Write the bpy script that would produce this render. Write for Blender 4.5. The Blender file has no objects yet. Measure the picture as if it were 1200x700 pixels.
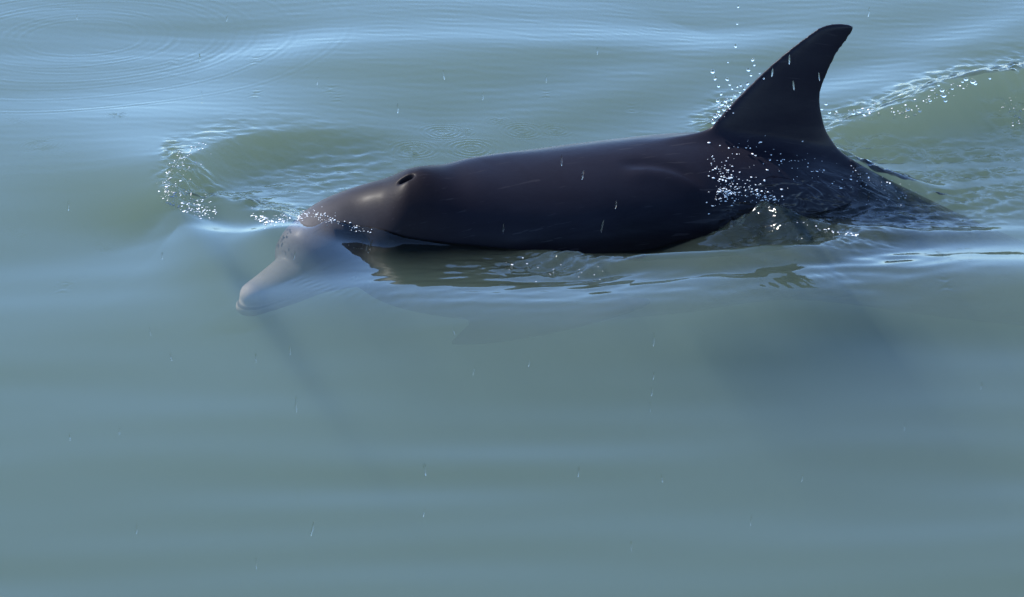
import bpy, math, random
import numpy as np
from mathutils import Vector
from mathutils.bvhtree import BVHTree

# ------------------------------------------------------------------ camera
F_PX = 4200.0                      # focal length in photograph pixels (1200 wide)
PITCH = math.radians(21.0)
CAM = np.array([0.0, -7.0, 2.69])
scene = bpy.context.scene
col = scene.collection
cd = bpy.data.cameras.new('camera')
cd.sensor_width = 36.0
cd.lens = 36.0 * F_PX / 1200.0
cd.clip_start = 0.1
cd.clip_end = 5000.0
cam = bpy.data.objects.new('camera', cd)
cam.location = CAM
cam.rotation_euler = (math.pi / 2 - PITCH, 0, 0)
col.objects.link(cam)
scene.camera = cam

# ------------------------------------------------------------------ sky, sun, exposure
SUN_AZ = math.radians(-57.0)       # from +Y towards +X
SUN_EL = math.radians(47.0)
world = bpy.data.worlds.new('World')
scene.world = world
world.use_nodes = True
wn = world.node_tree.nodes
wn.clear()
sky = wn.new('ShaderNodeTexSky')
sky.sky_type = 'NISHITA'
sky.sun_disc = False
sky.sun_elevation = SUN_EL
sky.sun_rotation = SUN_AZ
sky.air_density = 1.0
sky.dust_density = 0.0
sky.ozone_density = 6.0
sky.altitude = 2500.0
bg = wn.new('ShaderNodeBackground')
bg.inputs['Strength'].default_value = 0.105
wo = wn.new('ShaderNodeOutputWorld')
world.node_tree.links.new(sky.outputs[0], bg.inputs[0])
world.node_tree.links.new(bg.outputs[0], wo.inputs[0])

sd = bpy.data.lights.new('sun', 'SUN')
sd.energy = 2.2
sd.angle = math.radians(0.53)
sd.color = (1.0, 0.95, 0.87)
sun = bpy.data.objects.new('sun', sd)
SDIR = Vector((math.sin(SUN_AZ) * math.cos(SUN_EL), math.cos(SUN_AZ) * math.cos(SUN_EL), math.sin(SUN_EL)))
sun.rotation_euler = SDIR.to_track_quat('Z', 'Y').to_euler()
sun.location = SDIR * 30
col.objects.link(sun)

scene.view_settings.view_transform = 'Standard'
scene.view_settings.look = 'None'
scene.view_settings.exposure = 1.95
scene.view_settings.gamma = 1.0
scene.view_settings.use_curve_mapping = False
scene.cycles.volume_bounces = 2
scene.cycles.max_bounces = 8
scene.cycles.transparent_max_bounces = 16

# ------------------------------------------------------------------ helpers
rng = np.random.default_rng(7)
random.seed(7)


def ray(px, py):
    f = np.array([0, math.cos(PITCH), -math.sin(PITCH)])
    u = np.array([0, math.sin(PITCH), math.cos(PITCH)])
    r = np.array([1.0, 0, 0])
    return f + r * (px - 600) / F_PX + u * (350 - py) / F_PX


def at_z(px, py, z=0.0):           # the point of height z seen at a pixel
    d = ray(px, py)
    return CAM + d * (z - CAM[2]) / d[2]


def at_y(px, py, Y):               # the point of depth Y seen at a pixel
    d = ray(px, py)
    return CAM + d * (Y - CAM[1]) / d[1]


def smooth(a, b, x):
    t = np.clip((x - a) / (b - a), 0, 1)
    return t * t * (3 - 2 * t)


def pchip(xs, ys):                 # monotone cubic
    xs = np.array(xs, float); ys = np.array(ys, float)
    h = np.diff(xs); d = np.diff(ys) / h
    m = np.zeros_like(xs)
    for i in range(1, len(xs) - 1):
        if d[i - 1] * d[i] > 0:
            w1 = 2 * h[i] + h[i - 1]; w2 = h[i] + 2 * h[i - 1]
            m[i] = (w1 + w2) / (w1 / d[i - 1] + w2 / d[i])
    m[0], m[-1] = d[0], d[-1]
    return hermite(xs, ys, m)


def catmull(xs, ys):
    xs = np.array(xs, float); ys = np.array(ys, float)
    m = np.gradient(ys, xs)
    return hermite(xs, ys, m)


def cspline(xs, ys):               # natural cubic spline, smooth in curvature
    xs = np.array(xs, float); ys = np.array(ys, float)
    n = len(xs); h = np.diff(xs)
    A = np.zeros((n, n)); r = np.zeros(n)
    A[0, 0], A[0, 1], r[0] = 2, 1, 3 * (ys[1] - ys[0]) / h[0]
    A[-1, -1], A[-1, -2], r[-1] = 2, 1, 3 * (ys[-1] - ys[-2]) / h[-1]
    for i in range(1, n - 1):
        A[i, i - 1], A[i, i], A[i, i + 1] = 1 / h[i - 1], 2 / h[i - 1] + 2 / h[i], 1 / h[i]
        r[i] = 3 * ((ys[i] - ys[i - 1]) / h[i - 1] ** 2 + (ys[i + 1] - ys[i]) / h[i] ** 2)
    return hermite(xs, ys, np.linalg.solve(A, r))


def hermite(xs, ys, m):
    def f(x):
        x = np.clip(x, xs[0], xs[-1])
        i = np.clip(np.searchsorted(xs, x) - 1, 0, len(xs) - 2)
        h = xs[i + 1] - xs[i]; t = (x - xs[i]) / h
        t2 = t * t; t3 = t2 * t
        return ((2 * t3 - 3 * t2 + 1) * ys[i] + (t3 - 2 * t2 + t) * h * m[i]
                + (-2 * t3 + 3 * t2) * ys[i + 1] + (t3 - t2) * h * m[i + 1])
    return f


def smin(a, b, k):
    h = np.clip(0.5 + 0.5 * (b - a) / k, 0, 1)
    return b + (a - b) * h - k * h * (1 - h)


def smax(a, b, k):
    return -smin(-a, -b, k)


def mesh_from(name, verts, faces, smooth_shade=True):
    me = bpy.data.meshes.new(name)
    verts = np.asarray(verts, np.float32); faces = np.asarray(faces, np.int32)
    me.vertices.add(len(verts)); me.vertices.foreach_set('co', verts.ravel())
    n = faces.shape[1]
    me.loops.add(faces.size); me.loops.foreach_set('vertex_index', faces.ravel())
    me.polygons.add(len(faces))
    me.polygons.foreach_set('loop_start', np.arange(0, faces.size, n, dtype=np.int32))
    if smooth_shade:
        me.polygons.foreach_set('use_smooth', np.ones(len(faces), bool))
    me.update(calc_edges=True)
    me.validate()
    return me


def float_attr(me, name, vals):
    a = me.attributes.new(name, 'FLOAT', 'POINT')
    a.data.foreach_set('value', np.asarray(vals, np.float32))


class Nodes:
    def __init__(self, name):
        self.m = bpy.data.materials.new(name); self.m.use_nodes = True
        self.t = self.m.node_tree; self.t.nodes.clear()
        self.out = self.t.nodes.new('ShaderNodeOutputMaterial')

    def n(self, typ, **kw):
        nd = self.t.nodes.new('ShaderNode' + typ)
        for k, v in kw.items():
            if k.startswith('i_'):
                key = k[2:]
                nd.inputs[int(key) if key.isdigit() else key.replace('_', ' ')].default_value = v
            else:
                setattr(nd, k, v)
        return nd

    def l(self, a, b):
        self.t.links.new(a, b)


# ------------------------------------------------------------------ dolphin: spine and sections
SP_S = [0.00, 0.12, 0.22, 0.37, 0.62, 0.94, 1.25, 1.65, 2.05, 2.50]
SP_P = np.array([
    at_z(281, 357, -0.090),
    at_z(344, 321, -0.068),
    at_z(398, 289, -0.040),
    (-0.250, 0.462, -0.048),
    (-0.010, 0.525, -0.052),
    (0.300, 0.612, -0.048),
    (0.585, 0.690, -0.066),
    (0.950, 0.780, -0.200),
    (1.320, 0.870, -0.330),
    (1.730, 0.950, -0.450)])
SPX, SPY, SPZ = [cspline(SP_S, SP_P[:, k]) for k in range(3)]
ROLL = pchip([0, 0.12, 0.22, 0.37, 0.6, 0.95, 1.3, 2.5], np.radians([12, 18, 25, 18, 7, 3, 2, 0]))


def frame(s):
    e = 0.004
    T = np.stack([SPX(s + e) - SPX(s - e), SPY(s + e) - SPY(s - e), SPZ(s + e) - SPZ(s - e)], -1)
    T /= np.linalg.norm(T, axis=-1, keepdims=True)
    L = np.cross(np.array([0, 0, 1.0]), T); L /= np.linalg.norm(L, axis=-1, keepdims=True)
    U = np.cross(T, L)
    a = ROLL(s)[..., None]
    # roll turns the back (+U) towards the camera (-L)
    L2 = L * np.cos(a) + U * np.sin(a)
    U2 = U * np.cos(a) - L * np.sin(a)
    return T, L2, U2


def bend(P):
    s = np.clip(P[:, 0], 0.0, 2.5)
    T, L, U = frame(s)
    C = np.stack([SPX(s), SPY(s), SPZ(s)], -1)
    return C + T * (P[:, 0] - s)[:, None] + L * P[:, 1:2] + U * P[:, 2:3]


B_S = [0.095, 0.108, 0.14, 0.18, 0.24, 0.30, 0.37, 0.45, 0.60, 0.80, 1.00, 1.20, 1.40, 1.70, 2.00, 2.25, 2.45]
B_W = pchip(B_S, [0.004, 0.030, 0.082, 0.101, 0.115, 0.124, 0.134, 0.148, 0.180, 0.203, 0.205, 0.190, 0.160, 0.102, 0.056, 0.034, 0.006])
B_T = pchip(B_S, [0.004, 0.026, 0.080, 0.096, 0.112, 0.146, 0.188, 0.192, 0.182, 0.190, 0.194, 0.184, 0.162, 0.128, 0.088, 0.050, 0.006])
B_B = pchip(B_S, [0.004, 0.030, 0.046, 0.064, 0.088, 0.110, 0.136, 0.158, 0.190, 0.212, 0.214, 0.198, 0.168, 0.122, 0.084, 0.048, 0.006])
FIN0 = 1.045                       # dorsal fin: front of its base
FH = [-0.10, 0.0, 0.075, 0.155, 0.240, 0.278, 0.296, 0.306, 0.312, 0.314]
F_LE = pchip(FH, [-0.090, 0.004, 0.058, 0.116, 0.174, 0.200, 0.212, 0.225, 0.239, 0.253])
F_TE = pchip(FH, [0.400, 0.338, 0.268, 0.242, 0.250, 0.260, 0.264, 0.266, 0.265, 0.260])


def ell(a, b, m):                  # elliptical section field
    return (np.sqrt(a * a + b * b) - 1) * m


def field(x, y, z):
    # trunk with melon
    w, t, b = B_W(x), B_T(x), B_B(x)
    h = np.where(z > 0, t, b)
    d = ell(y / w, z / h, np.minimum(w, np.minimum(t, b)))
    d = np.where(x < 0.095, np.hypot(0.095 - x, np.hypot(y, z)), d)
    d = np.where(x > 2.45, np.hypot(x - 2.45, np.hypot(y, z)), d)
    # keel of muscle along the back, hollow behind the blowhole
    d = d - 0.005 * np.exp(-((x - 0.40) / 0.035) ** 2 - (y / 0.05) ** 2) * (z > 0)
    d = d + 0.007 * np.exp(-((x - 0.49) / 0.040) ** 2 - (y / 0.09) ** 2) * (z > 0)
    d = d - 0.008 * np.exp(-((x - 0.60) / 0.09) ** 2 - ((y - 0.06) / 0.05) ** 2) * (z > 0)
    # folds of skin low in front of the dorsal fin
    yc = -0.080 - 0.10 * (x - 0.93) - 3.0 * np.clip(x - 0.90, 0, 1) ** 2
    d = d + (0.006 * np.exp(-((y - yc) / 0.015) ** 2) - 0.004 * np.exp(-((y - yc + 0.03) / 0.02) ** 2)) * smooth(0.84, 0.90, x) * (1 - smooth(0.99, 1.04, x)) * (z > 0)
    # upper jaw
    uw = 0.028 + 0.20 * np.clip(x - 0.012, 0, 0.3) ** 0.95
    uw = np.minimum(uw, 0.064)
    end = np.clip((x - 0.008) / 0.022, 1e-3, 1)
    rnd = np.sqrt(1 - (1 - end) ** 2)
    uh = 0.027 + 0.05 * np.clip(x, 0, 0.2)
    fade = 1 - smooth(0.14, 0.30, x) * 0.9
    du = ell(y / (uw * rnd * (0.4 + 0.6 * fade)), (z - 0.004) / (uh * rnd), np.minimum(uw, uh) * np.maximum(rnd, .15))
    du = np.where(x < 0.008, 0.01 + 0.008 - x, du)
    # lower jaw, a little longer
    lw = np.minimum(0.027 + 0.26 * np.clip(x - 0.010, 0, 0.3), 0.070)
    end = np.clip(x / 0.022, 1e-3, 1)
    rnd = np.sqrt(1 - (1 - end) ** 2)
    lh = 0.017 + 0.10 * np.clip(x, 0, 0.3)
    dl = ell(y / (lw * rnd * (1 - 0.7 * smooth(0.2, 0.34, x))), (z + 0.017 + 0.08 * x) / (lh * rnd), np.minimum(lw, lh) * np.maximum(rnd, .15))
    dl = np.where(x < 0.0, 0.01 - x, dl)
    dj = smin(du, dl, 0.002)
    dj = np.where(x > 0.36, 1.0, dj)
    d = smin(d, dj, 0.006)
    # dorsal fin
    hz = z - B_T(np.full_like(z, 1.2)) + 0.02
    le = FIN0 + F_LE(hz); te = FIN0 + F_TE(hz)
    c = (le + te) / 2; hw = np.maximum((te - le) / 2, 0.004)
    tau = 0.004 + 0.085 * hw + 0.010 * np.clip(1 - hz / 0.264, 0, 1.2)
    df = ell((x - c) / hw, y / tau, np.minimum(tau, hw))
    df = np.where(hz > 0.314, np.maximum(df, hz - 0.314), df)
    df = np.where(hz < -0.10, 1.0, df)
    d = smin(d, df, 0.030)
    # flippers: root on the lower flank, swept back and out
    for sg in (-1, 1):
        o = np.array([0.53, sg * 0.13, -0.140])
        ax = np.array([0.30, sg * 0.33, 0.13]); ax /= np.linalg.norm(ax)
        ch = np.array([0.65, -sg * 0.75, 0.05]); ch -= ax * ch.dot(ax); ch /= np.linalg.norm(ch)
        nn = np.cross(ax, ch)
        px, py, pz = x - o[0], y - o[1], z - o[2]
        u = px * ax[0] + py * ax[1] + pz * ax[2]
        v = px * ch[0] + py * ch[1] + pz * ch[2]
        q = px * nn[0] + py * nn[1] + pz * nn[2]
        un = np.clip(u / 0.40, -0.3, 1)
        hw = 0.075 * np.sqrt(np.clip(1 - np.clip(un, 0, 1) ** 2.2, 1e-3, 1))
        cc = 0.05 * un ** 2 + 0.02 * un
        tau = 0.006 + 0.10 * hw
        dp = ell((v - cc) / hw, q / tau, np.minimum(hw, tau))
        dp = np.where(u > 0.40, np.maximum(dp, u - 0.40), dp)
        dp = np.maximum(dp, -u - 0.02)
        d = smin(d, dp, 0.025)
    # tail flukes
    ay = np.abs(y)
    tn = np.clip(ay / 0.30, 0, 1)
    le = 2.24 + 0.20 * tn + 0.10 * tn ** 2; te = 2.46 + 0.10 * tn - 0.03 * np.exp(-(ay / 0.02) ** 2)
    c = (le + te) / 2; hw = np.maximum((te - le) / 2, 0.004)
    tau = 0.005 + 0.10 * hw
    dk = ell((x - c) / hw, z / tau, np.minimum(hw, tau))
    dk = np.where(ay > 0.30, np.maximum(dk, ay - 0.30), dk)
    d = smin(d, dk, 0.015)
    # blowhole: a crescent hollow
    zt = B_T(np.array([0.358]))[0] + 0.004
    bx = 0.358 - y * y * 8.0
    e = np.sqrt(((x - bx) / 0.022) ** 2 + (y / 0.0085) ** 2 + ((z - zt) / 0.022) ** 2)
    db = (e - 1) * 0.010
    d = smax(d, -db, 0.005)
    return d


def axis(parts):
    out = []
    for a, b, st in parts:
        n = max(1, int(round((b - a) / st)))
        out.append(np.linspace(a, b, n, endpoint=False))
    return np.concatenate(out + [[parts[-1][1]]])


def surface_nets(gx, gy, gz):
    nx, ny, nz = len(gx), len(gy), len(gz)
    V = np.empty((nx, ny, nz), np.float32)
    Y, Z = np.meshgrid(gy, gz, indexing='ij')
    CH = 24
    for i in range(0, nx, CH):
        xs = gx[i:i + CH]
        X3 = np.broadcast_to(xs[:, None, None], (len(xs), ny, nz))
        Y3 = np.broadcast_to(Y[None], X3.shape); Z3 = np.broadcast_to(Z[None], X3.shape)
        V[i:i + CH] = field(X3, Y3, Z3)
    ins = V < 0
    corner = [ins[a:nx - 1 + a, b:ny - 1 + b, c:nz - 1 + c] for a in (0, 1) for b in (0, 1) for c in (0, 1)]
    cnt = sum(c.astype(np.int8) for c in corner)
    act = (cnt > 0) & (cnt < 8)
    idx = np.argwhere(act)
    ids = np.full(act.shape, -1, np.int32); ids[act] = np.arange(len(idx))
    P = np.zeros((len(idx), 3)); W = np.zeros(len(idx))
    offs = [(a, b, c) for a in (0, 1) for b in (0, 1) for c in (0, 1)]
    G = (gx, gy, gz)
    for p in offs:
        for k in range(3):
            if p[k] == 0:
                q = list(p); q[k] = 1
                i0 = idx + np.array(p); i1 = idx + np.array(q)
                v0 = V[i0[:, 0], i0[:, 1], i0[:, 2]]; v1 = V[i1[:, 0], i1[:, 1], i1[:, 2]]
                m = (v0 < 0) != (v1 < 0)
                t = np.where(m, v0 / np.where(m, v0 - v1, 1), 0)
                c0 = np.stack([G[j][i0[:, j]] for j in range(3)], -1)
                c1 = np.stack([G[j][i1[:, j]] for j in range(3)], -1)
                P += np.where(m[:, None], c0 + (c1 - c0) * t[:, None], 0); W += m
    P /= W[:, None]
    faces = []
    for k in range(3):
        a, b = (k + 1) % 3, (k + 2) % 3
        s0 = [slice(None)] * 3; s1 = [slice(None)] * 3
        s0[k] = slice(0, -1); s1[k] = slice(1, None)
        A, B = ins[tuple(s0)], ins[tuple(s1)]
        e = np.argwhere(A != B)
        ok = (e[:, a] > 0) & (e[:, b] > 0) & (e[:, a] < V.shape[a] - 1) & (e[:, b] < V.shape[b] - 1)
        e = e[ok]
        fl = A[e[:, 0], e[:, 1], e[:, 2]]
        q = []
        for da, db in ((-1, -1), (0, -1), (0, 0), (-1, 0)):
            c = e.copy(); c[:, a] += da; c[:, b] += db
            q.append(ids[c[:, 0], c[:, 1], c[:, 2]])
        q = np.stack(q, -1)
        q = np.where(fl[:, None], q, q[:, ::-1])
        faces.append(q)
    return P, np.concatenate(faces)


gx = axis([(-0.03, 0.46, 0.0042), (0.46, 1.02, 0.0058), (1.02, 1.44, 0.0040), (1.44, 2.62, 0.012)])
gy = axis([(-0.50, -0.215, 0.010), (-0.215, -0.036, 0.0056), (-0.036, 0.036, 0.0030), (0.036, 0.215, 0.0056), (0.215, 0.50, 0.012)])
gz = axis([(-0.36, -0.20, 0.010), (-0.20, 0.22, 0.0054), (0.22, 0.49, 0.0045)])
P, Fq = surface_nets(gx, gy, gz)
for _ in range(2):                 # settle the vertices on the surface
    e = 1e-3
    f0 = field(P[:, 0], P[:, 1], P[:, 2])
    g = np.stack([field(P[:, 0] + e, P[:, 1], P[:, 2]) - f0, field(P[:, 0], P[:, 1] + e, P[:, 2]) - f0,
                  field(P[:, 0], P[:, 1], P[:, 2] + e) - f0], -1) / e
    st = -(f0 / np.maximum((g ** 2).sum(-1), 0.05))[:, None] * g
    ln = np.linalg.norm(st, axis=-1, keepdims=True)
    P += st * np.minimum(1, 0.003 / np.maximum(ln, 1e-9))
for _ in range(2):                 # light relaxing
    acc = np.zeros_like(P); n = np.zeros(len(P))
    for k in range(4):
        i, j = Fq[:, k], Fq[:, (k + 1) % 4]
        np.add.at(acc, i, P[j]); np.add.at(n, i, 1)
    P = P * 0.55 + acc / n[:, None] * 0.45
DOL = bend(P)
me = mesh_from('dolphin', DOL, Fq)
float_attr(me, 'along', P[:, 0]); float_attr(me, 'side', P[:, 1]); float_attr(me, 'height', P[:, 2])


def skin_material():
    k = Nodes('dolphin skin')
    al = k.n('Attribute', attribute_name='along'); hh = k.n('Attribute', attribute_name='height')
    tc = k.n('TexCoord')
    r1 = k.n('ValToRGB')
    e = r1.color_ramp.elements
    e[0].position = 0.0; e[0].color = (0.42, 0.355, 0.30, 1)
    e[1].position = 1.0; e[1].color = (0.0045, 0.0038, 0.0064, 1)
    for p, c in ((0.012, (0.42, 0.355, 0.30)), (0.03, (0.215, 0.200, 0.188)), (0.12, (0.112, 0.106, 0.103)), (0.26, (0.026, 0.0235, 0.0260)),
                 (0.36, (0.013, 0.0105, 0.0125)), (0.5, (0.0066, 0.0054, 0.0084)), (0.8, (0.0055, 0.0047, 0.0078))):
        q = e.new(p); q.color = c + (1,)
    q = e.new(0.19); q.color = (0.056, 0.052, 0.053, 1)
    k.l(al.outputs['Fac'], r1.inputs[0])
    # paler belly
    mr = k.n('MapRange', i_From_Min=-0.15, i_From_Max=-0.205, i_To_Min=0.0, i_To_Max=1.0)
    k.l(hh.outputs['Fac'], mr.inputs['Value'])
    mx = k.n('MixRGB'); mx.inputs[2].default_value = (0.10, 0.09, 0.088, 1)
    si = k.n('Attribute', attribute_name='side'); ab = k.n('Math', operation='ABSOLUTE'); k.l(si.outputs['Fac'], ab.inputs[0])
    m2 = k.n('MapRange', i_From_Min=0.13, i_From_Max=0.17, i_To_Min=1.0, i_To_Max=0.0); k.l(ab.outputs[0], m2.inputs['Value'])
    m3 = k.n('Math', operation='MULTIPLY'); k.l(mr.outputs[0], m3.inputs[0]); k.l(m2.outputs[0], m3.inputs[1])
    k.l(m3.outputs[0], mx.inputs[0]); k.l(r1.outputs[0], mx.inputs[1])
    nz = k.n('TexNoise', i_Scale=9.0, i_Detail=6.0, i_Roughness=0.6)
    k.l(tc.outputs['Object'], nz.inputs['Vector'])
    mo = k.n('MapRange', i_From_Min=0.3, i_From_Max=0.7, i_To_Min=0.78, i_To_Max=1.22)
    k.l(nz.outputs['Fac'], mo.inputs['Value'])
    mu = k.n('VectorMath', operation='SCALE')
    k.l(mx.outputs[0], mu.inputs[0]); k.l(mo.outputs[0], mu.inputs['Scale'])
    # the mouth line, and a greyer tone painting sunlight along the top of the back
    ml = k.n('Math', operation='MULTIPLY_ADD'); ml.inputs[1].default_value = 0.050; k.l(al.outputs['Fac'], ml.inputs[0]); k.l(hh.outputs['Fac'], ml.inputs[2])
    m4 = k.n('Math', operation='ADD'); m4.inputs[1].default_value = 0.008; k.l(ml.outputs[0], m4.inputs[0])
    m5 = k.n('Math', operation='ABSOLUTE'); k.l(m4.outputs[0], m5.inputs[0])
    m6 = k.n('MapRange', i_From_Min=0.0012, i_From_Max=0.0042, i_To_Min=0.85, i_To_Max=0.0); k.l(m5.outputs[0], m6.inputs['Value'])
    m7 = k.n('MapRange', i_From_Min=0.20, i_From_Max=0.25, i_To_Min=1.0, i_To_Max=0.0); k.l(al.outputs['Fac'], m7.inputs['Value'])
    m8 = k.n('Math', operation='MULTIPLY'); k.l(m6.outputs[0], m8.inputs[0]); k.l(m7.outputs[0], m8.inputs[1])
    mm = k.n('MixRGB'); mm.inputs[2].default_value = (0.022, 0.019, 0.018, 1); k.l(m8.outputs[0], mm.inputs[0]); k.l(mu.outputs[0], mm.inputs[1])
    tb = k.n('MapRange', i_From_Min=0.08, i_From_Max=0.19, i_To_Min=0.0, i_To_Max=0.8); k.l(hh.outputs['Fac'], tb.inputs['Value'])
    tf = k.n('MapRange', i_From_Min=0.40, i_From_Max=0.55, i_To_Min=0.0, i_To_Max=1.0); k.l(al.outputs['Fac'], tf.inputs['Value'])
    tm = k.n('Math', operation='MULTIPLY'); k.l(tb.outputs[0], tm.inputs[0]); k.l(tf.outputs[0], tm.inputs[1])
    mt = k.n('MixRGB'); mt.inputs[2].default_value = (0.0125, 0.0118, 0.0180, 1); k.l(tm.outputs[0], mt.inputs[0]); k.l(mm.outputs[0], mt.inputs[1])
    # healed scratches and rake marks
    av = k.n('CombineXYZ'); k.l(al.outputs['Fac'], av.inputs[0]); k.l(si.outputs['Fac'], av.inputs[1]); k.l(hh.outputs['Fac'], av.inputs[2])
    sm = k.n('Mapping'); sm.inputs['Scale'].default_value = (11, 120, 120); sm.inputs['Rotation'].default_value = (0, math.radians(52), math.radians(20)); k.l(av.outputs[0], sm.inputs[0])
    sn = k.n('TexNoise', i_Scale=1.0, i_Detail=2.0, i_Distortion=0.3); k.l(sm.outputs[0], sn.inputs['Vector'])
    sr = k.n('MapRange', i_From_Min=0.665, i_From_Max=0.70, i_To_Min=0.0, i_To_Max=0.35); k.l(sn.outputs['Fac'], sr.inputs['Value'])
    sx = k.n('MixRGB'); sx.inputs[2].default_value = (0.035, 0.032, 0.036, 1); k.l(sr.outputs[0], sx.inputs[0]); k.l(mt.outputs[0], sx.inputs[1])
    n2 = k.n('TexNoise', i_Scale=140.0, i_Detail=3.0)
    k.l(tc.outputs['Object'], n2.inputs['Vector'])
    bp = k.n('Bump', i_Strength=0.10, i_Distance=0.003)
    k.l(n2.outputs['Fac'], bp.inputs['Height'])
    b = k.n('BsdfPrincipled', i_Roughness=0.48, i_IOR=1.33)
    # water runs off in patches: the wet film is thicker in some places
    wv = k.n('TexNoise', i_Scale=5.0, i_Detail=5.0, i_Roughness=0.65, i_Distortion=0.6)
    mp = k.n('Mapping'); mp.inputs['Scale'].default_value = (0.6, 0.6, 2.4)
    k.l(tc.outputs['Object'], mp.inputs[0]); k.l(mp.outputs[0], wv.inputs['Vector'])
    cw = k.n('MapRange', i_From_Min=0.35, i_From_Max=0.65, i_To_Min=0.10, i_To_Max=0.46)
    k.l(wv.outputs['Fac'], cw.inputs['Value'])
    sp = k.n('MapRange', i_From_Min=0.205, i_From_Max=0.235, i_To_Min=0.07, i_To_Max=0.0); k.l(ab.outputs[0], sp.inputs['Value'])
    k.l(sp.outputs[0], b.inputs['Specular IOR Level'])
    b.inputs['Coat IOR'].default_value = 1.33
    wa = k.n('MapRange', i_From_Min=1.00, i_From_Max=1.12, i_To_Min=0.0, i_To_Max=1.0, interpolation_type='SMOOTHSTEP'); k.l(al.outputs['Fac'], wa.inputs['Value'])
    wb = k.n('MapRange', i_From_Min=0.17, i_From_Max=0.13, i_To_Min=0.0, i_To_Max=1.0, interpolation_type='SMOOTHSTEP'); k.l(hh.outputs['Fac'], wb.inputs['Value'])
    wc = k.n('Math', operation='MULTIPLY'); k.l(wa.outputs[0], wc.inputs[0]); k.l(wb.outputs[0], wc.inputs[1])
    cm = k.n('Math', operation='MULTIPLY_ADD'); cm.inputs[1].default_value = 0.6
    k.l(wc.outputs[0], cm.inputs[0]); hc = k.n('MapRange', i_From_Min=0.42, i_From_Max=0.60, i_To_Min=0.10, i_To_Max=1.0); k.l(al.outputs['Fac'], hc.inputs['Value'])
    s7 = k.n('MapRange', i_From_Min=0.205, i_From_Max=0.235, i_To_Min=1.0, i_To_Max=0.0); k.l(ab.outputs[0], s7.inputs['Value'])
    h7 = k.n('Math', operation='MULTIPLY'); k.l(hc.outputs[0], h7.inputs[0]); k.l(s7.outputs[0], h7.inputs[1])
    hm = k.n('Math', operation='MULTIPLY'); k.l(cw.outputs[0], hm.inputs[0]); k.l(h7.outputs[0], hm.inputs[1]); k.l(hm.outputs[0], cm.inputs[2]); k.l(cm.outputs[0], b.inputs['Coat Weight'])
    cr = k.n('MapRange', i_To_Min=0.28, i_To_Max=0.07); k.l(wc.outputs[0], cr.inputs['Value']); k.l(cr.outputs[0], b.inputs['Coat Roughness'])
    cv = k.n('CombineXYZ'); k.l(al.outputs['Fac'], cv.inputs[0]); k.l(si.outputs['Fac'], cv.inputs[1]); k.l(hh.outputs['Fac'], cv.inputs[2])
    mq = k.n('Mapping'); mq.inputs['Scale'].default_value = (16, 42, 42); mq.inputs['Rotation'].default_value = (0, math.radians(14), 0); k.l(cv.outputs[0], mq.inputs[0])
    ws = k.n('TexNoise', i_Scale=1.0, i_Detail=2.5, i_Roughness=0.5, i_Distortion=0.7); k.l(mq.outputs[0], ws.inputs['Vector'])
    b2 = k.n('Bump', i_Distance=0.014); k.l(ws.outputs['Fac'], b2.inputs['Height']); k.l(wc.outputs[0], b2.inputs['Strength'])
    k.l(b2.outputs[0], b.inputs['Coat Normal'])
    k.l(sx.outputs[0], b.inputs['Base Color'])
    k.l(bp.outputs[0], b.inputs['Normal'])
    k.l(b.outputs[0], k.out.inputs[0])
    return k.m


SKIN = skin_material()
dolphin = bpy.data.objects.new('dolphin', me)
col.objects.link(dolphin)
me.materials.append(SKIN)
dolphin['label'] = 'dark grey bottlenose dolphin surfacing with its beak under the green water'
dolphin['category'] = 'dolphin'


def plain(name, c, rough=0.3):
    k = Nodes(name)
    b = k.n('BsdfPrincipled', i_Roughness=rough)
    b.inputs['Base Color'].default_value = c + (1,)
    k.l(b.outputs[0], k.out.inputs[0])
    return k.m


def lathe_ball(rx, ry, rz, n=16, m=10):
    vs, fs = [], []
    for i in range(m + 1):
        a = math.pi * i / m
        for j in range(n):
            b = 2 * math.pi * j / n
            vs.append((rx * math.sin(a) * math.cos(b), ry * math.sin(a) * math.sin(b), rz * math.cos(a)))
    for i in range(m):
        for j in range(n):
            fs.append((i * n + j, (i + 1) * n + j, (i + 1) * n + (j + 1) % n, i * n + (j + 1) % n))
    return np.array(vs), np.array(fs)


EYE = plain('dark eye', (0.012, 0.010, 0.010), 0.08)
for sg in (-1, 1):
    vs, fs = lathe_ball(0.010, 0.006, 0.007)
    xe, ze = 0.182, 0.010
    we = float(B_W(np.array([xe]))[0]) * math.sqrt(1 - (ze / 0.09) ** 2)
    vs = bend(vs + np.array([xe, sg * (we - 0.003), ze]))
    em = mesh_from('eye', vs, fs); em.materials.append(EYE)
    o = bpy.data.objects.new('eye', em); col.objects.link(o); o.parent = dolphin

# blowhole: the dark valve inside the hollow
vs, fs = lathe_ball(0.013, 0.005, 0.003)
vs = bend(vs + np.array([0.356, 0, float(B_T(np.array([0.358]))[0]) - 0.018]))
bm_ = mesh_from('blowhole', vs, fs); bm_.materials.append(plain('blowhole valve', (0.002, 0.002, 0.002), 0.7))
o = bpy.data.objects.new('blowhole', bm_); col.objects.link(o); o.parent = dolphin

# ------------------------------------------------------------------ water surface


def geo(a, b, n, sgn):             # growing steps out to the horizon
    st = np.geomspace(1, b / a, n)[1:]
    return sgn * a * st


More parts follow.
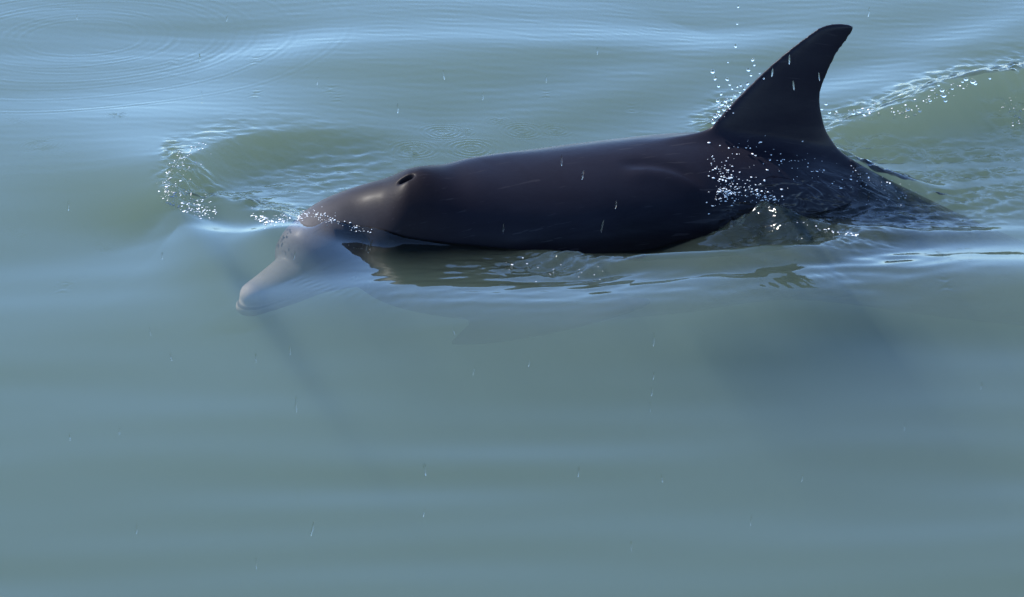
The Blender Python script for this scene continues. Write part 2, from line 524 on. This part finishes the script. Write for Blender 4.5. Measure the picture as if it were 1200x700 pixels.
X0, X1, Y0, Y1 = -1.75, 1.75, -1.65, 2.7
wx = np.concatenate([(geo(0.02, 900, 46, -1) + X0)[::-1], np.arange(X0, X1, 0.0044), geo(0.02, 900, 46, 1) + X1])
wy = np.concatenate([(geo(0.02, 900, 46, -1) + Y0)[::-1], np.arange(Y0, 0.10, 0.0075), np.arange(0.10, 1.25, 0.0048), np.arange(1.25, Y1, 0.0075), geo(0.02, 900, 46, 1) + Y1])
WX, WY = np.meshgrid(wx, wy, indexing='xy')
INNER = (WX > X0 - 0.6) & (WX < X1 + 0.6) & (WY > Y0 - 0.6) & (WY < Y1 + 0.6)
edge = smooth(X0 - 0.5, X0 + 0.3, WX) * (1 - smooth(X1 - 0.3, X1 + 0.5, WX)) * smooth(Y0 - 0.5, Y0 + 0.2, WY) * (1 - smooth(Y1 - 0.3, Y1 + 0.5, WY))
H = np.zeros_like(WX)


def px_of(X, Y, z=0.0):            # picture position of surface points, for masks
    dx, dy, dz = X - CAM[0], Y - CAM[1], z - CAM[2]
    dep = dy * math.cos(PITCH) - dz * math.sin(PITCH)
    up = dy * math.sin(PITCH) + dz * math.cos(PITCH)
    return 600 + F_PX * dx / dep, 350 - F_PX * up / dep


def waves(X, Y, n, lam, spread, slope, direction=math.pi / 2, seed=0):
    r = np.random.default_rng(seed)
    out = np.zeros_like(X)
    for _ in range(n):
        l = lam[0] * (lam[1] / lam[0]) ** r.random()
        a = direction + spread * r.normal()
        k = 2 * math.pi / l
        out += slope / math.sqrt(n) * 1.41 / k * np.sin(k * (X * math.cos(a) + Y * math.sin(a)) + r.random() * 6.283)
    return out


def ridge(pts, wn, wf, samples=60, power=1.6):
    """a wave crest through (px, py, height) points of the photograph laid on the water; wn / wf are the widths
    of the face on the right and left hand of its run"""
    pts = np.array(pts, float)
    t = np.arange(len(pts), dtype=float)
    tt = np.linspace(0, len(pts) - 1, samples)
    px, py, hh = catmull(t, pts[:, 0])(tt), catmull(t, pts[:, 1])(tt), pchip(t, pts[:, 2])(tt)
    W = np.array([at_z(a, b, c) for a, b, c in zip(px, py, hh)])
    ridge_w(W, hh, wn, wf, power)


def ridge_w(W, hh, wn, wf, power=1.6):
    """the same through world points W with heights hh"""
    samples = len(W)
    tt = np.linspace(0, 1, samples)
    wn = np.interp(tt, np.linspace(0, 1, np.size(wn)), np.atleast_1d(wn)); wf = np.interp(tt, np.linspace(0, 1, np.size(wf)), np.atleast_1d(wf))
    e0 = (W[0] - W[3]) / np.linalg.norm(W[0] - W[3]); e1 = (W[-1] - W[-4]) / np.linalg.norm(W[-1] - W[-4])
    ex = 2.5 * max(wn.max(), wf.max())
    W = np.concatenate([[W[0] + e0 * ex, W[0] + e0 * ex * 0.5], W, [W[-1] + e1 * ex * 0.5, W[-1] + e1 * ex]])
    pad = lambda v, z=None: np.concatenate([[v[0] if z is None else z] * 2, v, [v[-1] if z is None else z] * 2])
    hh, wn, wf = pad(hh, 0.0), pad(wn), pad(wf)
    samples += 4
    R = 3.2 * max(wn.max(), wf.max())
    m = (WX > W[:, 0].min() - R) & (WX < W[:, 0].max() + R) & (WY > W[:, 1].min() - R) & (WY < W[:, 1].max() + R)
    X, Y = WX[m], WY[m]
    tot = np.full(X.shape, 1e-30); val = np.zeros_like(X)
    for i in range(samples - 1):
        a, b = W[i, :2], W[i + 1, :2]
        d = b - a; L2 = d.dot(d); ln = math.sqrt(L2)
        u = np.clip(((X - a[0]) * d[0] + (Y - a[1]) * d[1]) / L2, 0, 1)
        ex, ey = X - a[0] - u * d[0], Y - a[1] - u * d[1]
        d2 = ex * ex + ey * ey
        side = smooth(-0.012, 0.012, (d[0] * ey - d[1] * ex) / ln)          # 1: left of run
        w = side * (wf[i] + (wf[i + 1] - wf[i]) * u) + (1 - side) * (wn[i] + (wn[i + 1] - wn[i]) * u)
        h = hh[i] + (hh[i + 1] - hh[i]) * u
        g = 1.0 / (d2 + 1e-4) ** 4
        val += g * h * np.exp(-(d2 / (w * w)) ** (power / 2)); tot += g
    H[m] += val / tot


def ring(px, py, r0, lam, amp, n=2.0):
    """the circles a fallen drop leaves"""
    global H
    c = at_z(px, py)
    R = r0 + 4 * n * lam
    m = (abs(WX - c[0]) < R) & (abs(WY - c[1]) < R)
    d = np.hypot(WX[m] - c[0], WY[m] - c[1])
    H[m] += amp * np.cos((d - r0) * 2 * math.pi / lam) * np.exp(-((d - r0) / (n * lam)) ** 2)


# long soft swell, and the fine capillary ripple over it
PX, PY = px_of(WX, WY)
PXI = np.where(INNER, PX, 600); PYI = np.where(INNER, PY, 350)
H += waves(WX, WY, 14, (0.35, 1.6), 0.22, 0.016, math.pi / 2 + 0.10, 1) * edge
near = smooth(420, 560, PYI)
H += waves(WX, WY, 10, (0.14, 0.40), 0.10, 0.017, math.pi / 2 - 0.04, 2) * edge * (0.35 + 0.65 * near)
far = 1 - smooth(150, 330, PYI)
H += waves(WX, WY, 26, (0.026, 0.060), 0.22, 0.012, math.pi / 2 + 0.12, 3) * edge * (0.10 + 0.9 * far) * smooth(150, 420, PXI) * (1 - 0.9 * near)
H += waves(WX, WY, 14, (0.03, 0.07), 0.18, 0.007, math.pi / 2 - 0.25, 4) * edge * far
# water around the back and sides, pulled down beside the body
wake = [
    # swell that runs off behind the dolphin
    ([(330, 205, 0.0), (450, 192, .006), (620, 140, .009), (800, 84, .009), (960, 36, .006), (1100, -20, .0)], 0.13, 0.15),
    ([(250, 70, 0.0), (400, 66, .028), (540, 60, .032), (680, 46, .022), (800, 30, .0)], 0.34, 1.3),
    ([(760, 178, 0.0), (900, 140, .012), (1050, 92, .012), (1200, 30, .014), (1350, -20, .012)], 0.16, 0.14),
]
for p, a, b in wake:
    ridge(p, a, b, power=2.0)
# bow wave on the far side of the head
ridge([(205, 246, .032), (196, 216, .056), (214, 186, .068), (262, 163, .052), (330, 153, .036), (420, 152, .018), (520, 158, .0)],
      [.07, .075, .085, .10, .12, .14], [.07, .20, .50, .60, .55, .40], samples=90, power=1.8)
# lip that runs from the bow wave to the head
ridge([(232, 238, .0), (258, 234, .024), (300, 250, .022), (345, 262, .010), (380, 266, .0)], .06, .09, samples=60, power=1.8)
# the swelling of water over and before the beak
ridge([(205, 280, 0), (270, 274, .026), (325, 266, .046), (362, 262, .034), (395, 264, .012), (425, 268, .0)], [.34, .38, .32, .22], .20, samples=60, power=1.5)
# shoulder of smooth water in front of the flank
ridge([(340, 338, 0), (430, 350, .026), (600, 360, .040), (760, 360, .040), (880, 352, .026), (990, 340, 0)], .34, .32, samples=50, power=2.0)
# crest of the near wave that peels off the body
ridge([(600, 291, 0), (640, 296, .016), (690, 304, .028), (760, 311, .034), (850, 310, .034), (940, 297, .030), (1030, 276, .014), (1120, 272, .008), (1240, 272, .0)],
      [.05, .055, .065, .07, .06], .05, samples=100, power=1.8)
# swell in front of it
ridge([(700, 330, 0), (830, 330, .024), (960, 322, .036), (1200, 318, .036), (1400, 320, .0)], .24, .22, samples=60, power=2.0)
# trough between that crest and the body
ridge([(520, 262, 0), (600, 270, -.012), (700, 289, -.015), (780, 292, -.030), (850, 286, -.026), (930, 270, 0)], .09, .10, power=2)
# heap of water thrown up behind the shoulder
ridge([(770, 286, 0.0), (830, 262, .035), (880, 238, .060), (905, 234, .062), (940, 252, .040), (1000, 268, .022), (1080, 272, .0)],
      [.05, .06, .07, .07], [.04, .05, .06, .07], samples=80, power=1.7)
# water closing over the back behind the fin
ridge([(930, 160, .0), (962, 166, .060), (1005, 186, .062), (1055, 206, .036), (1120, 226, 0)], .075, .065, samples=50, power=1.9)
# breaking wave on the far right
ridge([(960, 152, .0), (1000, 142, .032), (1050, 126, .050), (1100, 102, .072), (1150, 84, .086), (1220, 74, .090), (1320, 66, .06), (1420, 60, 0.)],
      [.05, .09, .12, .14, .14], [.06, .10, .14, .18], samples=80, power=1.7)

# --- body below the surface: plan position along the spine
ss = np.linspace(0.0, 2.4, 241)
cx, cy, cz = SPX(ss), SPY(ss), SPZ(ss)
mb = INNER & (WX > -0.9) & (WX < 1.9) & (WY > -0.2) & (WY < 1.8)
Xb, Yb = WX[mb], WY[mb]
best = np.full(Xb.shape, 1e9); sb = np.zeros_like(Xb); lat = np.zeros_like(Xb)
for i in range(len(ss) - 1):
    dx, dy = cx[i + 1] - cx[i], cy[i + 1] - cy[i]; L2 = dx * dx + dy * dy
    u = np.clip(((Xb - cx[i]) * dx + (Yb - cy[i]) * dy) / L2, 0, 1)
    ex, ey = Xb - cx[i] - u * dx, Yb - cy[i] - u * dy
    dd = ex * ex + ey * ey
    k = dd < best
    best[k] = dd[k]; sb[k] = (ss[i] + u * 0.01)[k]
    lat[k] = (np.sign(dx * ey - dy * ex) * np.sqrt(dd))[k]
q = np.clip(1 - (lat / B_W(sb)) ** 2, 0, 1)
top = SPZ(sb) + B_T(sb) * np.sqrt(q)
PXb, PYb = px_of(Xb, Yb, 0.10)

# water meets the skin along this line of the photograph: lift or lower the surface to pass through it
dpx, dpy = px_of(DOL[:, 0], DOL[:, 1], DOL[:, 2])
ddep = DOL[:, 1]
line = [(366, 250), (385, 253), (405, 257), (430, 262), (455, 268), (480, 273), (520, 279), (560, 284), (600, 289), (640, 294), (700, 297), (760, 291), (800, 279), (830, 265)]
cw_, ch_ = [], []
for a, b in line:
    d2 = (dpx - a) ** 2 + (dpy - b) ** 2
    c = np.where(d2 < max(36, d2.min() * 1.5))[0]
    v = DOL[c[np.argmin(ddep[c])]]
    i, j = int(np.searchsorted(wy, v[1])), int(np.searchsorted(wx, v[0]))
    cw_.append(v); ch_.append(v[2] - H[i, j])
cw_ = np.array(cw_); t = np.arange(len(line), dtype=float); tt = np.linspace(0, len(line) - 1, 90)
CW = np.stack([catmull(t, cw_[:, k])(tt) for k in range(3)], -1)
CHH = np.convolve(np.pad(catmull(t, np.array(ch_))(tt), 6, 'edge'), np.ones(13) / 13, 'valid')
CHH *= smooth(0, 6, np.arange(90)) * (1 - smooth(80, 89, np.arange(90)))
ridge_w(CW, CHH, .045, .14, 1.7)
ridge_w(CW + np.array([0.0, -0.012, 0]), np.full(90, .004) * smooth(5, 25, np.arange(90)) * (1 - smooth(55, 75, np.arange(90))), .009, .009, 2.0)

# small chop where the water is torn up
CH = np.zeros_like(H)


def patch(px, py, rx, ry, v, rot=0.0):
    dx, dy = PXI - px, PYI - py
    a = math.radians(rot)
    u = (dx * math.cos(a) + dy * math.sin(a)) / rx; w = (-dx * math.sin(a) + dy * math.cos(a)) / ry
    np.maximum(CH, v * np.exp(-(u * u + w * w) ** 1.5) * INNER, out=CH)


patch(222, 236, 32, 18, 1.0)
patch(204, 212, 12, 20, 0.6)
patch(262, 188, 70, 26, 0.11, -20)
patch(370, 262, 60, 14, 0.32, 4)
patch(300, 250, 30, 12, 0.6, 20)
patch(650, 318, 110, 20, 0.42)
patch(880, 250, 60, 45, 1.0)
patch(960, 205, 120, 50, 0.9)
patch(1060, 215, 140, 45, 0.6)
patch(950, 285, 80, 22, 0.5)
patch(860, 160, 40, 40, 1.0)
patch(1095, 116, 110, 22, 0.55, -22)
patch(1190, 130, 40, 30, 0.8)
patch(1020, 140, 60, 16, 0.6, -10)
patch(360, 200, 120, 40, 0.14)

film = smooth(1.20, 1.30, sb + 0.03 * np.sin(lat * 70)) * (1 - smooth(1.9, 2.2, sb))
chop = waves(WX, WY, 30, (0.022, 0.07), 1.2, 0.60, 0.8, 11) + waves(WX, WY, 16, (0.07, 0.16), 1.0, 0.24, 1.2, 12)
Hb = H[mb]
rag = waves(Xb, Yb, 14, (0.03, 0.10), 0.14, 0.11, 2.05, 21)
cov = top - 0.085 + 0.115 * film + rag * 0.9 * film
Hb = Hb * 1.0
H[mb] = Hb
Cb = CH[mb]
CH[mb] = np.where((film > 0) & (q > 0), Cb * (1 - film * (1 - 0.05 - 0.9 * smooth(0.72, 0.98, q))), Cb)
H += chop * CH

# little waves running out in front of the torn water
fr_ = np.exp(-((PXI - 900) / 190) ** 2 - ((PYI - 330) / 34) ** 2) * INNER
H += waves(WX, WY, 16, (0.05, 0.16), 0.35, 0.085, math.pi / 2 + 0.25, 31) * fr_
fr_ = np.exp(-(((PXI - 650) / 190) ** 2) ** 2 - ((PYI - 338) / 42) ** 2) * INNER
H += waves(WX, WY, 20, (0.030, 0.12), 0.25, 0.070, math.pi / 2 + 0.12, 32) * fr_
# drop rings
for a in [(47, 181, .030, .011, .0011), (20, 149, .022, .010, .0008), (73, 191, .026, .010, .0006), (138, 150, .016, .010, .0010), (173, 257, .016, .009, .0011),
          (121, 288, .019, .010, .0011), (20, 273, .022, .010, .0009), (300, 80, .018, .010, .0007), (300, 124, .012, .010, .0012), (388, 118, .014, .011, .0012),
          (396, 128, .012, .011, .0010), (120, 210, .008, .009, .0008), (205, 78, .010, .009, .0008), (485, 180, .034, .014, .0012), (520, 160, .030, .014, .0012), (552, 178, .036, .015, .0012),
          (480, 182, .014, .012, .0014), (612, 158, .026, .013, .0014), (650, 156, .018, .012, .0014), (585, 148, .014, .011, .0012), (545, 160, .012, .011, .0012),
          (1107, 351, .014, .010, .0014), (640, 118, .012, .011, .0010), (740, 130, .012, .011, .0010), (75, 338, .014, .010, .0006)]:
    ring(*a)
# great faded rings on the calm water
for r, am in ((.16, .0010), (.22, .0008), (.27, .0011), (.33, .0010), (.40, .0013), (.46, .0010), (.55, .0010), (.66, .0009)):
    ring(95 + 14 * math.sin(r * 40), 45, r, 0.026, am * 0.24, 0.9)

nxw, nyw = len(wx), len(wy)
V = np.stack([WX.ravel(), WY.ravel(), H.ravel()], -1)
ii = np.arange(nxw * nyw).reshape(nyw, nxw)
Ft = np.stack([ii[:-1, :-1], ii[:-1, 1:], ii[1:, 1:], ii[1:, :-1]], -1).reshape(-1, 4)
bd = np.concatenate([ii[0, :-1], ii[:-1, -1], ii[-1, :0:-1], ii[:0:-1, 0]])
BOT = -4.0
lowv = V[bd].copy(); lowv[:, 2] = BOT
n0 = len(V); nb = len(bd)
lo = n0 + np.arange(nb)
Fs = np.stack([bd, lo, np.roll(lo, -1), np.roll(bd, -1)], -1)
corner = [0, nxw - 1, nxw - 1 + nyw - 1, 2 * (nxw - 1) + nyw - 1]
Fb = np.array([[lo[corner[0]], lo[corner[3]], lo[corner[2]], lo[corner[1]]]])
wm = mesh_from('water', np.concatenate([V, lowv]), np.concatenate([Ft, Fs, Fb]))
float_attr(wm, 'chop', np.concatenate([CH.ravel(), np.zeros(nb)]))


def water_material():
    k = Nodes('water')
    tc = k.n('TexCoord'); ch = k.n('Attribute', attribute_name='chop')
    n1 = k.n('TexNoise', i_Scale=48.0, i_Detail=2.0, i_Distortion=0.8)
    k.l(tc.outputs['Object'], n1.inputs['Vector'])
    bp = k.n('Bump', i_Distance=0.012)
    m1 = k.n('Math', operation='MULTIPLY'); m1.inputs[1].default_value = 0.45
    k.l(ch.outputs['Fac'], m1.inputs[0]); k.l(m1.outputs[0], bp.inputs['Strength'])
    k.l(n1.outputs['Fac'], bp.inputs['Height'])
    fr = k.n('Fresnel', i_IOR=1.333); k.l(bp.outputs[0], fr.inputs['Normal'])
    tr = k.n('BsdfTransparent')
    rm = k.n('Math', operation='MULTIPLY_ADD'); rm.inputs[1].default_value = 0.07; rm.inputs[2].default_value = 0.03
    k.l(ch.outputs['Fac'], rm.inputs[0])
    gl = k.n('BsdfGlossy'); k.l(rm.outputs[0], gl.inputs['Roughness']); k.l(bp.outputs[0], gl.inputs['Normal'])
    mx = k.n('MixShader'); k.l(fr.outputs[0], mx.inputs[0]); k.l(tr.outputs[0], mx.inputs[1]); k.l(gl.outputs[0], mx.inputs[2])
    k.l(mx.outputs[0], k.out.inputs['Surface'])
    sc = k.n('VolumeScatter', i_Density=0.72, i_Anisotropy=0.1); sc.inputs['Color'].default_value = (0.71, 1.0, 0.92, 1)
    ab = k.n('VolumeAbsorption', i_Density=2.1); ab.inputs['Color'].default_value = (0.29, 0.42, 0.32, 1)
    ad = k.n('AddShader'); k.l(sc.outputs[0], ad.inputs[0]); k.l(ab.outputs[0], ad.inputs[1])
    k.l(ad.outputs[0], k.out.inputs['Volume'])
    return k.m


wm.materials.append(water_material())
water = bpy.data.objects.new('water', wm)
col.objects.link(water)
water['kind'] = 'structure'


# ------------------------------------------------------------------ froth on the torn water; the white beads also imitate sun glints


BVH = BVHTree.FromPolygons([Vector(v) for v in DOL], [tuple(int(i) for i in f) for f in Fq])


def surf(px, py):
    z = 0.0
    for _ in range(6):
        p = at_z(px, py, z)
        i = min(max(int(np.searchsorted(wy, p[1])), 0), nyw - 1); j = min(max(int(np.searchsorted(wx, p[0])), 0), nxw - 1)
        z = float(H[i, j])
    p = at_z(px, py, z)
    d = ray(px, py)
    hit = BVH.ray_cast(Vector(CAM), Vector(d))
    if hit[0] is not None and hit[0].y < p[1]:
        p = np.array(hit[0])
    return p


def bead(n=6, m=4):
    vs = [(0, 0, 1)]
    for i in range(1, m):
        a = math.pi * i / m
        for j in range(n):
            b = 2 * math.pi * (j + 0.5 * (i % 2)) / n
            vs.append((math.sin(a) * math.cos(b), math.sin(a) * math.sin(b), math.cos(a)))
    vs.append((0, 0, -1))
    fs = []
    for j in range(n):
        fs.append((0, 1 + j, 1 + (j + 1) % n))
        for i in range(m - 2):
            a = 1 + i * n
            fs.append((a + j, a + n + j, a + n + (j + 1) % n)); fs.append((a + j, a + n + (j + 1) % n, a + (j + 1) % n))
        a = 1 + (m - 2) * n
        fs.append((a + j, len(vs) - 1, a + (j + 1) % n))
    return np.array(vs, float), np.array(fs)


BV, BF = bead()
fv, ff = [], []
nf = 0


def froth(n, pts, jx, jy, rmin=0.0006, rmax=0.0023):
    """beads of froth and imitated sun glint scattered along a line of photograph points"""
    global nf
    pts = np.array(pts, float); t = np.arange(len(pts))
    for _ in range(n):
        u = rng.random() * (len(pts) - 1)
        px = np.interp(u, t, pts[:, 0]) + rng.normal() * jx
        py = np.interp(u, t, pts[:, 1]) + rng.normal() * jy
        p = surf(px, py)
        r = rmin * (rmax / rmin) ** (rng.random() ** 1.6)
        a = rng.random() * math.pi
        v = BV * (1 + 0.25 * rng.normal(size=(len(BV), 1))) * np.array([r * (1 + rng.random() * 1.6), r, r * 0.6])
        R = np.array([[math.cos(a), -math.sin(a), 0], [math.sin(a), math.cos(a), 0], [0, 0, 1]])
        fv.append(v @ R.T + p + np.array([0, 0, r * 0.25])); ff.append(BF + nf); nf += len(BV)


froth(135, [(196, 222), (200, 236), (214, 246), (236, 249), (252, 247)], 4, 3)
froth(120, [(200, 214), (212, 228), (226, 238), (240, 244)], 8, 7)
froth(60, [(194, 226), (196, 208), (206, 190), (226, 176)], 3, 3, rmax=.0018)
froth(39, [(206, 206), (222, 192), (246, 176)], 8, 7, rmax=.002)
froth(90, [(303, 254), (316, 260), (330, 258)], 6, 3)
froth(120, [(334, 255), (352, 252), (372, 252), (392, 258)], 5, 3.0, rmax=.0015)
froth(33, [(392, 260), (412, 266), (430, 272)], 5, 2, rmax=.0018)
froth(21, [(600, 312), (650, 318), (730, 320)], 12, 6, rmax=.0022)
froth(195, [(836, 236), (852, 224), (872, 222), (896, 230), (906, 236)], 8, 7)
froth(90, [(842, 190), (852, 206), (846, 228)], 9, 9)
froth(75, [(858, 170), (900, 186), (960, 204), (1010, 214)], 22, 8, rmax=.0022)
froth(60, [(1000, 205), (1030, 222), (1060, 232)], 16, 7, rmax=.0022)
froth(36, [(934, 258), (955, 266), (985, 274), (1005, 276)], 3, 1.5, rmax=.002)
froth(90, [(985, 134), (1030, 133), (1080, 126), (1105, 106), (1140, 94)], 8, 4, rmax=.0026)
froth(45, [(1184, 118), (1192, 132), (1199, 146)], 6, 6)
froth(39, [(842, 138), (850, 126), (858, 118)], 4, 5)
fm = mesh_from('foam_glints', np.concatenate(fv), np.concatenate(ff))
k = Nodes('white froth and glints')
pb = k.n('BsdfPrincipled', i_Roughness=0.25, i_IOR=1.33)
pb.inputs['Base Color'].default_value = (0.86, 0.87, 0.86, 1)
k.l(pb.outputs[0], k.out.inputs[0])
fm.materials.append(k.m)
foam_glints = bpy.data.objects.new('foam_glints', fm); col.objects.link(foam_glints)
foam_glints['kind'] = 'stuff'
foam_glints['label'] = 'white beads of froth and imitated sun glint on the bow wave and the wake'
foam_glints['category'] = 'foam_glints'

# ------------------------------------------------------------------ drops in the air
k = Nodes('clear water drop')
pb = k.n('BsdfPrincipled', i_Roughness=0.06, i_IOR=1.333)
pb.inputs['Base Color'].default_value = (1, 1, 1, 1)
pb.inputs['Transmission Weight'].default_value = 1.0
k.l(pb.outputs[0], k.out.inputs[0])
dv, df_ = bead(10, 7)
dm = mesh_from('water_droplet', dv, df_); dm.materials.append(k.m)
LAB = {
    'spire': ('tiny water droplet high above the splash in front of the dorsal fin', 'highest splash drops'),
    'arm': ('clear water droplet in the thin arms of splash ahead of the dorsal fin', 'splash arms at the dorsal fin'),
    'fin': ('fat clear water droplet clinging at the foot of the dorsal fin', 'splash at the foot of the dorsal fin'),
    'crest': ('glassy water droplet leaping off the green wave behind the fin', 'drops off the breaking wave'),
    'tail': ('small glassy droplet close behind the trailing edge of the dorsal fin', 'drops behind the dorsal fin'),
    'fall': ('tiny stretched water droplet falling over the calm water', 'drops falling over the calm water'),
    'flank': ('pale stretched droplet falling in front of the dark dolphin body', 'drops falling before the dolphin'),
    'blade': ('pale stretched droplet falling in front of the dark dorsal fin', 'drops falling before the dorsal fin'),
}


def drop(px, py, Y, r, kind, st=1.0, tilt=0.0):
    o = bpy.data.objects.new('water_droplet', dm)
    o.location = at_y(px, py, Y)
    o.scale = (r, r, r * st); o.rotation_euler = (0, tilt, 0)
    col.objects.link(o)
    o['label'], o['group'] = LAB[kind]
    o['category'] = 'water droplet'


YF = 0.66
for px, py, r in [(865, 8, .0022), (864, 28, .0024), (862, 54, .003), (853, 73, .002), (882, 70, .0036), (884, 76, .0026), (877, 82, .0042), (880, 88, .003), (890, 86, .002),
                  (835, 84, .0046), (838, 92, .0032), (842, 101, .0034), (845, 110, .003), (852, 93, .0036), (855, 99, .003), (858, 104, .0024), (864, 102, .0022), (868, 100, .0026),
                  (841, 118, .0040), (846, 122, .0046), (850, 118, .0042), (854, 123, .0048), (848, 128, .0042), (842, 130, .0040), (857, 116, .003), (838, 136, .0044), (845, 134, .005),
                  (853, 130, .0045), (861, 112, .003), (867, 108, .003), (872, 104, .0028), (876, 98, .0034), (836, 143, .0045), (895, 92, .002)]:
    drop(px, py, YF + rng.normal() * 0.02, r, 'spire' if py < 60 else 'fin' if py > 112 else 'arm', 1.0 + 0.6 * rng.random(), rng.normal() * 0.4)
for px, py, r in [(968, 122, .005), (963, 128, .0044), (972, 132, .005), (980, 130, .0036), (1000, 133, .006), (1006, 131, .005), (1012, 134, .004), (1030, 135, .004), (1058, 132, .006),
                  (1064, 128, .007), (1072, 134, .006), (1078, 130, .005), (1104, 106, .007), (1106, 112, .008), (1108, 118, .006), (1100, 100, .004), (1132, 93, .007), (1140, 96, .008), (1143, 98, .006),
                  (1128, 96, .004), (1116, 104, .004), (1090, 118, .005), (1048, 138, .004), (1160, 92, .004)]:
    drop(px, py, (0.93 if px < 1020 else 1.12), r * 0.8, 'tail' if px < 985 else 'crest', 0.8, 0)
falls = [(234, 68, 3), (466, 127, 3), (340, 410, 2), (347, 474, 4), (498, 550, 4), (497, 600, 2), (366, 620, 3), (766, 398, 4), (766, 440, 2), (764, 458, 3), (762, 477, 2), (140, 505, 2),
         (82, 512, 2), (176, 388, 2), (200, 418, 2), (300, 420, 2), (678, 553, 3), (740, 640, 2), (776, 560, 2), (620, 425, 2), (532, 388, 2), (555, 435, 2), (1060, 500, 2), (940, 560, 2),
         (1150, 452, 2), (880, 610, 2), (300, 660, 2), (160, 620, 2), (640, 92, 2), (566, 112, 2), (520, 88, 2), (372, 95, 2), (266, 22, 2), (90, 20, 2), (700, 60, 2), (1018, 14, 3),
         (658, 188, 3), (683, 205, 3), (722, 240, 3), (706, 265, 3), (590, 268, 3), (960, 90, 2), (925, 70, 3), (930, 100, 3), (905, 85, 3), (345, 300, 2), (190, 300, 2), (80, 241, 3)]
for px, py, r in falls:
    g = at_z(px, py, 0.0)
    back = 0.12 + 0.5 * rng.random()
    Y = min(g[1] - back, 0.18) if py < 330 and px > 420 else g[1] - back
    kd = 'blade' if 900 <= px <= 935 and py < 120 else 'flank' if 580 < px < 730 and 180 < py < 290 else 'fall'
    drop(px, py, Y, r * 0.00036 + 0.0005, kd, 6 + 3 * rng.random(), 0.12 * rng.normal())
